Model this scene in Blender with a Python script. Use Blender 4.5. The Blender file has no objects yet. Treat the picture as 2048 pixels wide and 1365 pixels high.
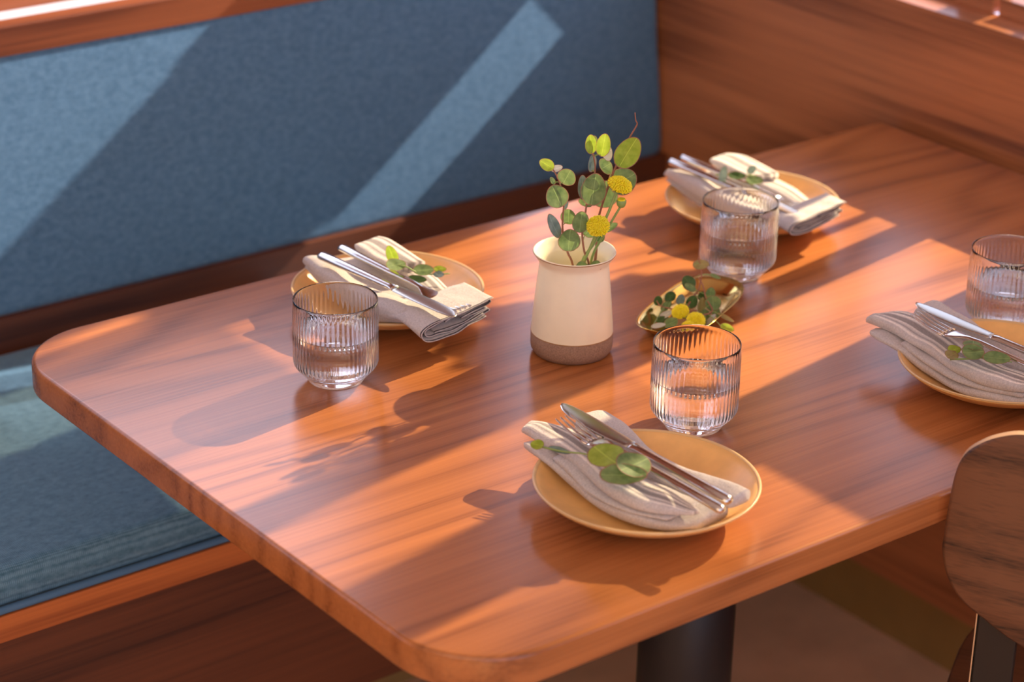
import bpy, bmesh, math, random
from mathutils import Vector, Matrix, noise
C = bpy.context.scene
COL = C.collection
PI = math.pi
T = 0.75          # height of the table top above the floor (metres)

# ------------------------------------------------------------------ camera
cam_d = bpy.data.cameras.new('camera')
cam = bpy.data.objects.new('camera', cam_d); COL.objects.link(cam)
yaw, pitch, roll = 0.9038233, 0.4166257, 0.0236145
d = Vector((math.cos(yaw)*math.cos(pitch), math.sin(yaw)*math.cos(pitch), -math.sin(pitch)))
r0 = d.cross(Vector((0, 0, 1))).normalized(); u0 = r0.cross(d)
r1 = math.cos(roll)*r0 + math.sin(roll)*u0
u1 = -math.sin(roll)*r0 + math.cos(roll)*u0
m = Matrix((r1, u1, -d)).transposed().to_4x4()
m.translation = Vector((-0.928992, -1.233037, 0.965359 + T))
cam.matrix_world = m
cam_d.sensor_width = 36; cam_d.lens = 4768.06/2048*36
cam_d.clip_start = 0.05; cam_d.clip_end = 100
cam_d.dof.use_dof = True; cam_d.dof.focus_distance = 2.22; cam_d.dof.aperture_fstop = 4.6
C.camera = cam
C.view_settings.view_transform = 'Standard'; C.view_settings.look = 'None'
C.view_settings.gamma = 1; C.view_settings.use_curve_mapping = False
C.view_settings.exposure = 0.0

# ------------------------------------------------------------------ light
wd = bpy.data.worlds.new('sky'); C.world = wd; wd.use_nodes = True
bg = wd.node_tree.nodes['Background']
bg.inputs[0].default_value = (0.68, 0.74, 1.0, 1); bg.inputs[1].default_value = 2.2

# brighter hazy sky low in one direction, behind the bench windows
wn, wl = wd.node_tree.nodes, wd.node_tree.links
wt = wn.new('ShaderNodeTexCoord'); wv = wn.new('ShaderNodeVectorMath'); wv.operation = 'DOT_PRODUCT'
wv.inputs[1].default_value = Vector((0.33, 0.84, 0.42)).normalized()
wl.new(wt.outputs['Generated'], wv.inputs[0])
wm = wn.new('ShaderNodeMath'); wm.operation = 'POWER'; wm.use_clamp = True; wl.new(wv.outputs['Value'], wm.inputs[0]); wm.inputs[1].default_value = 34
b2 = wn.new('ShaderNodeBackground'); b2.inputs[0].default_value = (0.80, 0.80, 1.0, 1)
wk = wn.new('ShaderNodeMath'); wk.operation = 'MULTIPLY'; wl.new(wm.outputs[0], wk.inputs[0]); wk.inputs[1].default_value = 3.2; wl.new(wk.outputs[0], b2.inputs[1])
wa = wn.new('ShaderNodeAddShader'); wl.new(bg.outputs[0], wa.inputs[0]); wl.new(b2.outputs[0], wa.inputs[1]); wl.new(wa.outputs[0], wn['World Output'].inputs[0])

def aim(o, dirv):
    o.rotation_euler = Vector(dirv).to_track_quat('-Z', 'Y').to_euler()
sd = bpy.data.lights.new('sun', 'SUN'); sd.energy = 13.0; sd.angle = math.radians(0.53); sd.color = (1, 0.79, 0.47)
sun = bpy.data.objects.new('sun', sd); COL.objects.link(sun); aim(sun, (-1.75, -0.28, -1))
# sunlight thrown back in by a pane across the street: a narrow weaker beam onto the bench back
pd = bpy.data.lights.new('street_reflection', 'SPOT'); pd.energy = 170000; pd.color = (1, 0.93, 0.88)
pd.spot_size = math.radians(1.79); pd.spot_blend = 0.02; pd.shadow_soft_size = 0.17
po = bpy.data.objects.new('street_reflection', pd); COL.objects.link(po)
dv = Vector((-1.43, 0.25, -1)).normalized()
po.location = Vector((0.55, 1.6, T)) - dv*40; aim(po, dv)
# added soft fill lamp under the ceiling, on the open side of the room
ad = bpy.data.lights.new('fill_light', 'AREA'); ad.shape = 'RECTANGLE'; ad.size = 2.2; ad.size_y = 2.0
ad.energy = 32; ad.color = (1, 0.74, 0.48)
ao = bpy.data.objects.new('fill_light', ad); COL.objects.link(ao); ao.location = (-1.7, -1.0, T+1.70)
aim(ao, (0.75, 0.55, -1))

# ------------------------------------------------------------------ helpers
def tag(o, label=None, cat=None, group=None, kind=None):
    if label: o['label'] = label
    if cat: o['category'] = cat
    if group: o['group'] = group
    if kind: o['kind'] = kind
    return o
def empty(name, loc, label, cat, group=None, rz=0):
    o = bpy.data.objects.new(name, None); COL.objects.link(o)
    o.location = loc; o.rotation_euler = (0, 0, rz); o.empty_display_size = 0.02
    return tag(o, label, cat, group)
def obj(name, verts, faces, mat, parent=None, smooth=True, uvs=None, loc=None):
    me = bpy.data.meshes.new(name); me.from_pydata([tuple(v) for v in verts], [], faces)
    me.update()
    if smooth:
        for p in me.polygons: p.use_smooth = True
    for mm in (mat if isinstance(mat, (list, tuple)) else [mat]): me.materials.append(mm)
    if uvs is not None:
        uv = me.uv_layers.new(name='UVMap')
        for l in me.loops: uv.data[l.index].uv = uvs[l.vertex_index]
    o = bpy.data.objects.new(name, me); COL.objects.link(o)
    if parent: o.parent = parent
    if loc: o.location = loc
    return o
def fixnormals(o):
    bm = bmesh.new(); bm.from_mesh(o.data); bmesh.ops.recalc_face_normals(bm, faces=bm.faces); bm.to_mesh(o.data); bm.free()
def boxmesh(boxes):
    V, F = [], []
    for (x0, y0, z0, x1, y1, z1) in boxes:
        b = len(V)
        V += [(x0,y0,z0),(x1,y0,z0),(x1,y1,z0),(x0,y1,z0),(x0,y0,z1),(x1,y0,z1),(x1,y1,z1),(x0,y1,z1)]
        F += [[b+i for i in f] for f in ((0,3,2,1),(4,5,6,7),(0,1,5,4),(1,2,6,5),(2,3,7,6),(3,0,4,7))]
    return V, F
def box(name, boxes, mat, parent=None, bevel=0.0, seg=3):
    if not isinstance(boxes, list): boxes = [boxes]
    V, F = boxmesh(boxes)
    o = obj(name, V, F, mat, parent, smooth=False)
    if bevel:
        md = o.modifiers.new('b', 'BEVEL'); md.width = bevel; md.segments = seg; md.limit_method = 'ANGLE'
        for p in o.data.polygons: p.use_smooth = True
        md.harden_normals = False
        w = o.modifiers.new('w', 'WEIGHTED_NORMAL')
    return o
def struct(name, boxes, mat, bevel=0.0):
    o = box(name, boxes, mat, None, bevel); o['kind'] = 'structure'; return o
def lathe(name, prof, mat, parent=None, n=96, loc=None, rfun=None, close=False):
    V, F = [], []
    for (r, z) in prof:
        for i in range(n):
            a = 2*PI*i/n
            rr = r + (rfun(a, r, z) if rfun else 0)
            V.append((rr*math.cos(a), rr*math.sin(a), z))
    k = len(prof)
    for j in range(k-1):
        for i in range(n):
            F.append((j*n+i, j*n+(i+1) % n, (j+1)*n+(i+1) % n, (j+1)*n+i))
    if close:
        for i in range(n): F.append(((k-1)*n+i, (k-1)*n+(i+1) % n, (i+1) % n, i))
    o = obj(name, V, F, mat, parent, loc=loc)
    bm = bmesh.new(); bm.from_mesh(o.data); bmesh.ops.remove_doubles(bm, verts=bm.verts, dist=1e-6)
    bmesh.ops.recalc_face_normals(bm, faces=bm.faces); bm.to_mesh(o.data); bm.free()
    for p in o.data.polygons: p.use_smooth = True
    return o
def catmull(pts, per=6):
    P = [Vector(p) for p in pts]; out = []
    P = [2*P[0]-P[1]] + P + [2*P[-1]-P[-2]]
    for i in range(1, len(P)-2):
        for k in range(per):
            t = k/per; a, b, c, e = P[i-1], P[i], P[i+1], P[i+2]
            out.append(0.5*((2*b)+(c-a)*t+(2*a-5*b+4*c-e)*t*t+(3*b-a-3*c+e)*t**3))
    out.append(P[-2]); return out
def tube(name, pts, rad, mat, parent=None, n=8, per=5):
    P = catmull(pts, per); V, F = [], []
    m_ = len(P)
    for i, p in enumerate(P):
        t = (P[min(i+1, m_-1)]-P[max(i-1, 0)]).normalized()
        s = t.cross(Vector((0.3, 0.2, 1))).normalized(); w = t.cross(s)
        f = i/(m_-1); rr = rad[0]*(1-f)+rad[1]*f
        for k in range(n):
            a = 2*PI*k/n; V.append(p + rr*(math.cos(a)*s+math.sin(a)*w))
    for i in range(m_-1):
        for k in range(n): F.append((i*n+k, i*n+(k+1) % n, (i+1)*n+(k+1) % n, (i+1)*n+k))
    F.append(list(range(n))[::-1]); F.append([(m_-1)*n+k for k in range(n)])
    return obj(name, V, F, mat, parent)

# ------------------------------------------------------------------ materials
def newmat(name):
    mt = bpy.data.materials.new(name); mt.use_nodes = True
    nt = mt.node_tree; b = nt.nodes['Principled BSDF']
    return mt, nt, b
def N(nt, t, **kw):
    n = nt.nodes.new(t)
    for k, v in kw.items(): setattr(n, k, v)
    return n
def plain(name, col, rough=0.5, metal=0.0, bump=0.0, bscale=200, spec=0.5, var=0.0, vscale=20, **kw):
    mt, nt, b = newmat(name)
    b.inputs['Base Color'].default_value = (*col, 1); b.inputs['Roughness'].default_value = rough
    b.inputs['Metallic'].default_value = metal; b.inputs['Specular IOR Level'].default_value = spec
    for k, v in kw.items(): b.inputs[k].default_value = v
    tc = N(nt, 'ShaderNodeTexCoord')
    if var:
        nz = N(nt, 'ShaderNodeTexNoise'); nz.inputs['Scale'].default_value = vscale; nz.inputs['Detail'].default_value = 5
        nt.links.new(tc.outputs['Object'], nz.inputs['Vector'])
        cr = N(nt, 'ShaderNodeValToRGB'); cr.color_ramp.elements[0].position = 0.3; cr.color_ramp.elements[1].position = 0.7
        cr.color_ramp.elements[0].color = (*[c*(1-var) for c in col], 1); cr.color_ramp.elements[1].color = (*[min(1, c*(1+var)) for c in col], 1)
        nt.links.new(nz.outputs['Fac'], cr.inputs['Fac']); nt.links.new(cr.outputs['Color'], b.inputs['Base Color'])
    if bump:
        nz = N(nt, 'ShaderNodeTexNoise'); nz.inputs['Scale'].default_value = bscale; nz.inputs['Detail'].default_value = 4
        nt.links.new(tc.outputs['Object'], nz.inputs['Vector'])
        bp = N(nt, 'ShaderNodeBump'); bp.inputs['Strength'].default_value = bump; bp.inputs['Distance'].default_value = 0.001
        nt.links.new(nz.outputs['Fac'], bp.inputs['Height']); nt.links.new(bp.outputs['Normal'], b.inputs['Normal'])
    return mt
def wood(name, axis, dark, light, rough=0.3, rings=9.0, seed=0.0, contrast=0.55, coat=0.0, across=1.0, rotz=0.0, spec=0.5, fine=0.5):
    """grain along axis 0 (x), 1 (y) or 2 (z)"""
    mt, nt, b = newmat(name)
    L = nt.links.new
    tc = N(nt, 'ShaderNodeTexCoord')
    mp0 = N(nt, 'ShaderNodeMapping'); mp0.inputs['Rotation'].default_value = (0, 0, rotz); mp0.inputs['Location'].default_value = (seed, seed*1.7, seed*0.6)
    L(tc.outputs['Object'], mp0.inputs['Vector'])
    def mapped(along, acr):
        mp = N(nt, 'ShaderNodeMapping')
        s = [acr, acr, acr]; s[axis] = along
        mp.inputs['Scale'].default_value = s
        L(mp0.outputs['Vector'], mp.inputs['Vector']); return mp.outputs['Vector']
    def nz(vec, scale=1.0, detail=2.0, rough_=0.5, dist=0.0):
        n = N(nt, 'ShaderNodeTexNoise'); n.inputs['Scale'].default_value = scale; n.inputs['Detail'].default_value = detail
        n.inputs['Roughness'].default_value = rough_; n.inputs['Distortion'].default_value = dist
        L(vec, n.inputs['Vector']); return n.outputs['Fac']
    def math_(op, a, b_=None):
        n = N(nt, 'ShaderNodeMath', operation=op)
        for i, v in enumerate((a, b_)):
            if v is None: continue
            if isinstance(v, (int, float)): n.inputs[i].default_value = v
            else: L(v, n.inputs[i])
        return n.outputs[0]
    big = nz(mapped(0.55, 4.2*across), 1.0, 1.5, 0.45)
    wob = nz(mapped(3.0, 30*across), 1.0, 2.0)
    ph = math_('ADD', math_('MULTIPLY', big, rings*2*PI), math_('MULTIPLY', wob, 1.6))
    ring = math_('MULTIPLY', math_('ADD', math_('SINE', ph), 1.0), 0.5)
    ring = math_('POWER', ring, 1.8)
    med = nz(mapped(0.9, 34*across), 1.0, 3.0, 0.6)
    fin = nz(mapped(9.0, 420), 1.0, 2.0, 0.6)
    tone = nz(mapped(0.5, 5*across), 2.1, 1.0)
    med2 = nz(mapped(1.6, 120*across), 1.0, 3.0, 0.65)
    v = math_('ADD', math_('MULTIPLY', ring, 0.27), math_('MULTIPLY', med, 0.22))
    med3 = nz(mapped(2.6, 300*across), 1.0, 2.0, 0.6)
    v = math_('ADD', v, math_('MULTIPLY', med3, 0.50))
    v = math_('ADD', v, math_('MULTIPLY', med2, 0.42))
    v = math_('ADD', v, math_('MULTIPLY', fin, 0.50*fine))
    v = math_('ADD', v, math_('MULTIPLY', tone, 0.30))
    v = math_('MULTIPLY', math_('SUBTRACT', v, 0.97+0.12*(fine-0.5)*4), contrast*2.3)
    v = math_('ADD', v, 0.45)
    cr = N(nt, 'ShaderNodeValToRGB'); e = cr.color_ramp.elements
    e[0].position = 0.0; e[0].color = (*light, 1)
    e[1].position = 1.0; e[1].color = (*dark, 1)
    mid = e.new(0.5); mid.color = (*[0.62*a+0.38*c for a, c in zip(light, dark)], 1)
    L(v, cr.inputs['Fac']); L(cr.outputs['Color'], b.inputs['Base Color'])
    b.inputs['Roughness'].default_value = rough; b.inputs['Specular IOR Level'].default_value = spec
    b.inputs['Coat Weight'].default_value = coat; b.inputs['Coat Roughness'].default_value = 0.16
    bp = N(nt, 'ShaderNodeBump'); bp.inputs['Strength'].default_value = 0.10; bp.inputs['Distance'].default_value = 0.0006
    L(fin, bp.inputs['Height']); L(bp.outputs['Normal'], b.inputs['Normal'])
    return mt
def fabric(name, col, light, axes=(0, 2), per=0.0017):
    mt, nt, b = newmat(name); L = nt.links.new
    tc = N(nt, 'ShaderNodeTexCoord'); hs = []
    for ax in axes:
        w = N(nt, 'ShaderNodeTexWave', wave_type='BANDS', bands_direction='XYZ'[ax], wave_profile='SIN')
        w.inputs['Scale'].default_value = 1/per/10*PI/ PI * 2*PI/ (2*PI) * 3.1416 ; w.inputs['Distortion'].default_value = 1.2
        w.inputs['Detail'].default_value = 1; w.inputs['Detail Scale'].default_value = 0.3
        L(tc.outputs['Object'], w.inputs['Vector']); hs.append(w.outputs['Fac'])
    mx = N(nt, 'ShaderNodeMath', operation='MULTIPLY'); L(hs[0], mx.inputs[0]); L(hs[1], mx.inputs[1])
    nz = N(nt, 'ShaderNodeTexNoise'); nz.inputs['Scale'].default_value = 60; nz.inputs['Detail'].default_value = 6; nz.inputs['Roughness'].default_value = 0.7
    mp = N(nt, 'ShaderNodeMapping'); mp.inputs['Scale'].default_value = (1.6, 2.4, 2.4); L(tc.outputs['Object'], mp.inputs['Vector']); L(mp.outputs['Vector'], nz.inputs['Vector'])
    ad_ = N(nt, 'ShaderNodeMath', operation='MULTIPLY_ADD'); L(mx.outputs[0], ad_.inputs[0]); ad_.inputs[1].default_value = 0.45; L(nz.outputs['Fac'], ad_.inputs[2])
    cr = N(nt, 'ShaderNodeValToRGB'); e = cr.color_ramp.elements
    e[0].position = 0.32; e[0].color = (*col, 1); e[1].position = 0.95; e[1].color = (*light, 1)
    L(ad_.outputs[0], cr.inputs['Fac']); L(cr.outputs['Color'], b.inputs['Base Color'])
    b.inputs['Roughness'].default_value = 0.85; b.inputs['Specular IOR Level'].default_value = 0.25
    b.inputs['Sheen Weight'].default_value = 0.35; b.inputs['Sheen Roughness'].default_value = 0.4
    b.inputs['Sheen Tint'].default_value = (0.75, 0.82, 1, 1)
    bp = N(nt, 'ShaderNodeBump'); bp.inputs['Strength'].default_value = 0.35; bp.inputs['Distance'].default_value = 0.0006
    L(mx.outputs[0], bp.inputs['Height']); L(bp.outputs['Normal'], b.inputs['Normal'])
    return mt
def linen(name):
    """napkin cloth: woven grey linen, stripes by UV.x, stitched hem lines by UV.y"""
    mt, nt, b = newmat(name); L = nt.links.new
    uv = N(nt, 'ShaderNodeUVMap', uv_map='UVMap'); sp = N(nt, 'ShaderNodeSeparateXYZ'); L(uv.outputs['UV'], sp.inputs[0])
    cr = N(nt, 'ShaderNodeValToRGB'); cr.color_ramp.interpolation = 'LINEAR'; e = cr.color_ramp.elements
    base = (0.58, 0.515, 0.49, 1); dk = (0.32, 0.275, 0.26, 1); lt = (0.86, 0.77, 0.70, 1)
    e[0].position = 0; e[0].color = base; e[1].position = 1; e[1].color = base
    for c, w_, k in ((0.14, .014, lt), (0.20, .012, dk), (0.235, .012, lt), (0.30, .04, dk), (0.385, .014, lt), (0.43, .012, dk), (0.47, .012, lt)):
        for pos, kk in ((c-w_-.012, base), (c-w_, k), (c+w_, k), (c+w_+.012, base)):
            q = e.new(pos); q.color = kk
    L(sp.outputs[0], cr.inputs['Fac'])
    tc = N(nt, 'ShaderNodeTexCoord')
    nz = N(nt, 'ShaderNodeTexNoise'); nz.inputs['Scale'].default_value = 650; nz.inputs['Detail'].default_value = 3
    L(tc.outputs['Object'], nz.inputs['Vector'])
    mr = N(nt, 'ShaderNodeMapRange'); mr.inputs['To Min'].default_value = 0.62; mr.inputs['To Max'].default_value = 1.30; L(nz.outputs['Fac'], mr.inputs['Value'])
    mx = N(nt, 'ShaderNodeMix', data_type='RGBA', blend_type='MULTIPLY'); mx.inputs['Factor'].default_value = 1
    L(cr.outputs['Color'], mx.inputs['A']); L(mr.outputs['Result'], mx.inputs['B'])
    # hem: a dark stitched line near the open end (UV.y in metres from the end)
    cr2 = N(nt, 'ShaderNodeValToRGB'); e = cr2.color_ramp.elements; cr2.color_ramp.interpolation = 'CONSTANT'
    e[0].position = 0; e[0].color = (1, 1, 1, 1); e[1].position = 0.0006*50; e[1].color = (0.12, 0.11, 0.13, 1)
    q = e.new(0.0022*50); q.color = (1, 1, 1, 1)
    ml = N(nt, 'ShaderNodeMath', operation='MULTIPLY'); L(sp.outputs[1], ml.inputs[0]); ml.inputs[1].default_value = 50
    L(ml.outputs[0], cr2.inputs['Fac'])
    mx2 = N(nt, 'ShaderNodeMix', data_type='RGBA', blend_type='MULTIPLY'); mx2.inputs['Factor'].default_value = 1
    L(mx.outputs['Result'], mx2.inputs['A']); L(cr2.outputs['Color'], mx2.inputs['B'])
    L(mx2.outputs['Result'], b.inputs['Base Color'])
    b.inputs['Roughness'].default_value = 0.9; b.inputs['Specular IOR Level'].default_value = 0.2; b.inputs['Sheen Weight'].default_value = 0.2
    n2 = N(nt, 'ShaderNodeTexNoise'); n2.inputs['Scale'].default_value = 90; n2.inputs['Detail'].default_value = 3; L(tc.outputs['Object'], n2.inputs['Vector'])
    ad_ = N(nt, 'ShaderNodeMath', operation='MULTIPLY_ADD'); L(nz.outputs['Fac'], ad_.inputs[0]); ad_.inputs[1].default_value = 0.25; L(n2.outputs['Fac'], ad_.inputs[2])
    bp = N(nt, 'ShaderNodeBump'); bp.inputs['Strength'].default_value = 0.5; bp.inputs['Distance'].default_value = 0.0022
    L(ad_.outputs[0], bp.inputs['Height']); L(bp.outputs['Normal'], b.inputs['Normal'])
    return mt
def leafmat(name, col, col2, edge=(0.35, 0.16, 0.10), trans=0.35):
    mt, nt, b = newmat(name); L = nt.links.new
    uv = N(nt, 'ShaderNodeUVMap', uv_map='UVMap'); sp = N(nt, 'ShaderNodeSeparateXYZ'); L(uv.outputs['UV'], sp.inputs[0])
    tc = N(nt, 'ShaderNodeTexCoord'); nz = N(nt, 'ShaderNodeTexNoise'); nz.inputs['Scale'].default_value = 160; nz.inputs['Detail'].default_value = 4
    L(tc.outputs['Object'], nz.inputs['Vector'])
    cr = N(nt, 'ShaderNodeValToRGB'); e = cr.color_ramp.elements; e[0].position = 0.3; e[0].color = (*col, 1); e[1].position = 0.72; e[1].color = (*col2, 1)
    L(nz.outputs['Fac'], cr.inputs['Fac'])
    # midrib (UV.x near 0.5) paler, margin (UV.y near 1) reddish
    ab = N(nt, 'ShaderNodeMath', operation='SUBTRACT'); L(sp.outputs[0], ab.inputs[0]); ab.inputs[1].default_value = 0.5
    a2 = N(nt, 'ShaderNodeMath', operation='ABSOLUTE'); L(ab.outputs[0], a2.inputs[0])
    c2 = N(nt, 'ShaderNodeMath', operation='LESS_THAN'); L(a2.outputs[0], c2.inputs[0]); c2.inputs[1].default_value = 0.014
    mx = N(nt, 'ShaderNodeMix', data_type='RGBA'); L(c2.outputs[0], mx.inputs['Factor']); L(cr.outputs['Color'], mx.inputs['A'])
    mx.inputs['B'].default_value = (*[min(1, c*1.25) for c in col2], 1)
    c3 = N(nt, 'ShaderNodeMath', operation='GREATER_THAN'); L(sp.outputs[1], c3.inputs[0]); c3.inputs[1].default_value = 0.95
    m3 = N(nt, 'ShaderNodeMix', data_type='RGBA'); L(c3.outputs[0], m3.inputs['Factor']); L(mx.outputs['Result'], m3.inputs['A']); m3.inputs['B'].default_value = (*edge, 1)
    L(m3.outputs['Result'], b.inputs['Base Color']); b.inputs['Roughness'].default_value = 0.55
    tr = N(nt, 'ShaderNodeBsdfTranslucent'); L(m3.outputs['Result'], tr.inputs['Color'])
    ms = N(nt, 'ShaderNodeMixShader'); ms.inputs[0].default_value = trans
    L(b.outputs[0], ms.inputs[1]); L(tr.outputs[0], ms.inputs[2]); L(ms.outputs[0], nt.nodes['Material Output'].inputs['Surface'])
    return mt
M = {}
M['table'] = wood('table_walnut', 0, (0.125, 0.033, 0.010), (0.50, 0.175, 0.052), rough=0.25, rings=15, seed=3.3, contrast=0.52, spec=0.55)
M['bench'] = wood('bench_walnut', 0, (0.10, 0.022, 0.007), (0.40, 0.112, 0.036), rough=0.42, rings=6, seed=7.1, contrast=0.6)
M['plinth'] = wood('plinth_walnut_shaded', 0, (0.035, 0.008, 0.003), (0.16, 0.045, 0.014), rough=0.5, rings=6, seed=1.7, contrast=0.7)  # darker bench walnut, with the recess shade put into its colour
M['panel'] = wood('panel_walnut', 1, (0.13, 0.038, 0.012), (0.60, 0.215, 0.080), rough=0.30, rings=7, seed=5.2, contrast=0.75, across=0.5)
M['chair'] = wood('chair_walnut', 0, (0.022, 0.009, 0.005), (0.16, 0.064, 0.028), rough=0.45, rings=9, seed=2.4, contrast=0.95, across=1.6, fine=0.8)
M['plyedge'] = plain('ply_edge', (0.62, 0.38, 0.20), 0.5)
M['seatfab'] = fabric('seat_weave', (0.038, 0.112, 0.165), (0.16, 0.31, 0.42), axes=(0, 1), per=0.0021)
M['backfab'] = fabric('back_weave', (0.046, 0.115, 0.195), (0.145, 0.275, 0.41), axes=(0, 2), per=0.0021)
M['strip'] = wood('rail_walnut_lit', 0, (0.20, 0.040, 0.008), (0.62, 0.18, 0.040), rough=0.42, rings=6, seed=9.1, contrast=0.6)  # bench walnut made lighter: the light on this rail put into the colour
M['piping'] = plain('piping_cord', (0.075, 0.175, 0.30), 0.8, bump=0.6, bscale=1200)
M['sill'] = plain('white_sill', (0.80, 0.82, 0.88), 0.25)
M['plaster'] = plain('plaster', (0.62, 0.52, 0.42), 0.9, bump=0.2, bscale=120)
M['ceil'] = plain('ceiling_paint', (0.85, 0.80, 0.72), 0.9)
M['floor'] = plain('floor_tan', (0.90, 0.55, 0.32), 0.7, var=0.12, vscale=9, bump=0.1, bscale=60)
M['base'] = plain('olive_baseboard', (0.36, 0.21, 0.06), 0.7, var=0.06)
M['black'] = plain('black_steel', (0.012, 0.011, 0.012), 0.45, 0.0)
M['darkleg'] = plain('dark_ply', (0.008, 0.005, 0.004), 0.5)
M['plate'] = plain('ochre_glaze', (0.88, 0.50, 0.17), 0.33, var=0.07, vscale=60, bump=0.04, bscale=300)
M['platerim'] = plain('ochre_glaze_rim', (0.74, 0.48, 0.22), 0.3)
M['steel'] = plain('cutlery_steel', (0.70, 0.66, 0.60), 0.16, 1.0)
M['blade'] = plain('blade_steel', (0.60, 0.58, 0.52), 0.24, 1.0)
M['brass'] = plain('polished_brass', (0.72, 0.50, 0.16), 0.13, 1.0)
M['cream'] = plain('cream_glaze', (0.93, 0.84, 0.63), 0.35, var=0.04, vscale=40)
M['clay'] = plain('bare_clay', (0.32, 0.19, 0.13), 0.9, var=0.25, vscale=700, bump=0.4, bscale=900)
M['rimline'] = plain('rim_brown', (0.42, 0.22, 0.08), 0.5)
M['linen'] = linen('linen')
M['leaf'] = leafmat('eucalyptus_leaf', (0.13, 0.22, 0.07), (0.26, 0.37, 0.13))
M['leaf_y'] = leafmat('young_leaf', (0.30, 0.44, 0.03), (0.46, 0.60, 0.07), trans=0.5)
M['leaf_b'] = leafmat('blue_leaf', (0.13, 0.20, 0.17), (0.24, 0.32, 0.28), trans=0.2)
M['leaf_p'] = leafmat('pale_leaf', (0.50, 0.50, 0.46), (0.62, 0.60, 0.55), trans=0.2)
M['leaf_d'] = leafmat('dark_leaf', (0.045, 0.10, 0.02), (0.085, 0.16, 0.035), trans=0.3)
M['leaf_o'] = leafmat('dry_leaf', (0.28, 0.22, 0.06), (0.40, 0.33, 0.12), trans=0.3)
M['twig'] = plain('red_twig', (0.30, 0.12, 0.07), 0.6)
M['stemg'] = plain('green_stem', (0.26, 0.36, 0.10), 0.5)
M['yellow'] = plain('yellow_petals', (1.0, 0.78, 0.014), 0.6, var=0.12, vscale=400, **{'Subsurface Weight': 0.15})
M['yellow2'] = M['yellow']
def glassmat(name, ior, tint=(1, 1, 1)):
    mt, nt, b = newmat(name)
    b.inputs['Base Color'].default_value = (*tint, 1); b.inputs['Roughness'].default_value = 0.0
    b.inputs['IOR'].default_value = ior; b.inputs['Transmission Weight'].default_value = 1.0
    return mt
M['glass'] = glassmat('clear_glass', 1.45); M['water'] = glassmat('water', 1.33)
mt, nt, b = newmat('cream_glow_panel'); M['glow_panel'] = mt
b.inputs['Base Color'].default_value = (0.75, 0.62, 0.46, 1); b.inputs['Roughness'].default_value = 0.9
tr = N(nt, 'ShaderNodeBsdfTranslucent'); tr.inputs['Color'].default_value = (0.80, 0.62, 0.42, 1)
ms = N(nt, 'ShaderNodeMixShader'); ms.inputs[0].default_value = 0.6
nt.links.new(b.outputs[0], ms.inputs[1]); nt.links.new(tr.outputs[0], ms.inputs[2]); nt.links.new(ms.outputs[0], nt.nodes['Material Output'].inputs['Surface'])
mt, nt, b = newmat('dimming_layer'); M['dimmer'] = mt  # for the unseen layers added to thin out the sun
b.inputs['Base Color'].default_value = (0.25, 0.22, 0.20, 1)
tr = N(nt, 'ShaderNodeBsdfTransparent'); ms = N(nt, 'ShaderNodeMixShader'); ms.inputs[0].default_value = 0.80
nt.links.new(b.outputs[0], ms.inputs[1]); nt.links.new(tr.outputs[0], ms.inputs[2]); nt.links.new(ms.outputs[0], nt.nodes['Material Output'].inputs['Surface'])

# ------------------------------------------------------------------ setting
XW = 1.30      # inner face of the window wall on the right
struct('floor', (-3.0, -3.2, -0.05, 1.6, 1.6, 0.0), M['floor'])
struct('ceiling', (-3.0, -3.2, T+1.92, 1.6, 1.6, T+2.0), M['ceil'])
struct('wall_left', (-3.05, -3.2, 0, -3.0, 1.6, T+1.92), M['plaster'])
struct('wall_front', [(-3.0, -3.25, 0, 1.6, -3.2, 0.45), (-3.0, -3.25, T+1.75, 1.6, -3.2, T+1.92),
                      (-3.0, -3.25, 0.45, -2.4, -3.2, T+1.75), (1.1, -3.25, 0.45, 1.6, -3.2, T+1.75)], M['plaster'])
# back wall behind the bench: solid below the sill, window above it
struct('wall_back', [(-3.0, 1.30, 0, 1.60, 1.36, T+0.168), (-3.0, 1.30, T+0.92, 1.60, 1.36, T+1.92),
                     (0.80, 1.30, T+0.168, 1.06, 1.36, T+1.50), (1.26, 1.30, T+0.168, 1.60, 1.36, T+1.50),
                     (-3.0, 1.30, T+0.206, 1.02, 1.36, T+0.36)], M['bench'])
struct('window_1', [(-3.0, 1.283, T+0.1702, 1.24, 1.30, T+0.187), (0.785, 1.27, T+0.187, 0.80, 1.30, T+1.5), (-1.6, 1.27, T+0.187, -1.56, 1.30, T+1.5)], M['bench'])
struct('trim_1', (-3.0, 1.2558, T+0.15, 1.24, 1.30, T+0.170), M['sill'], 0.001)
# walnut partition on the right: panel, ledge and the sash above it
struct('wall_right', [(1.25, -3.2, 0.105, 1.305, 1.30, T+0.156)], M['panel'], 0.0008)
struct('baseboard_right', (1.278, -3.2, 0, 1.30, 1.0, 0.105), M['base'])
struct('baseboard_back', (-3.0, 1.0, 0, 1.278, 1.02, 0.24), M['base'])
zt = T
def wr(y0, z0, y1, z1, x0=XW, x1=XW+0.035): return (x0, y0, zt+z0, x1, y1, zt+z1)
struct('window_2', [
    wr(-3.2, 0.156, 0.645, 0.178),                       # bottom rail of the open sash
    wr(0.71, 0.156, 1.30, 0.168),
    wr(0.655, 0.156, 0.712, 0.215),                      # window post, cut short so it casts no long shadow on the table
    wr(0.495, 0.178, 0.54, 1.05),                        # post
    wr(0.28, 0.178, 0.375, 1.05),                        # post
    wr(0.855, 0.168, 0.89, 1.05),                        # post
], M['panel'], 0.001)
struct('wall_right_upper', [
    wr(-3.2, 0.178, -1.9, 1.92), wr(-1.9, 1.05, 1.30, 1.92), wr(-1.9, 0.178, -0.6, 0.30)], M['panel'])
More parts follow.
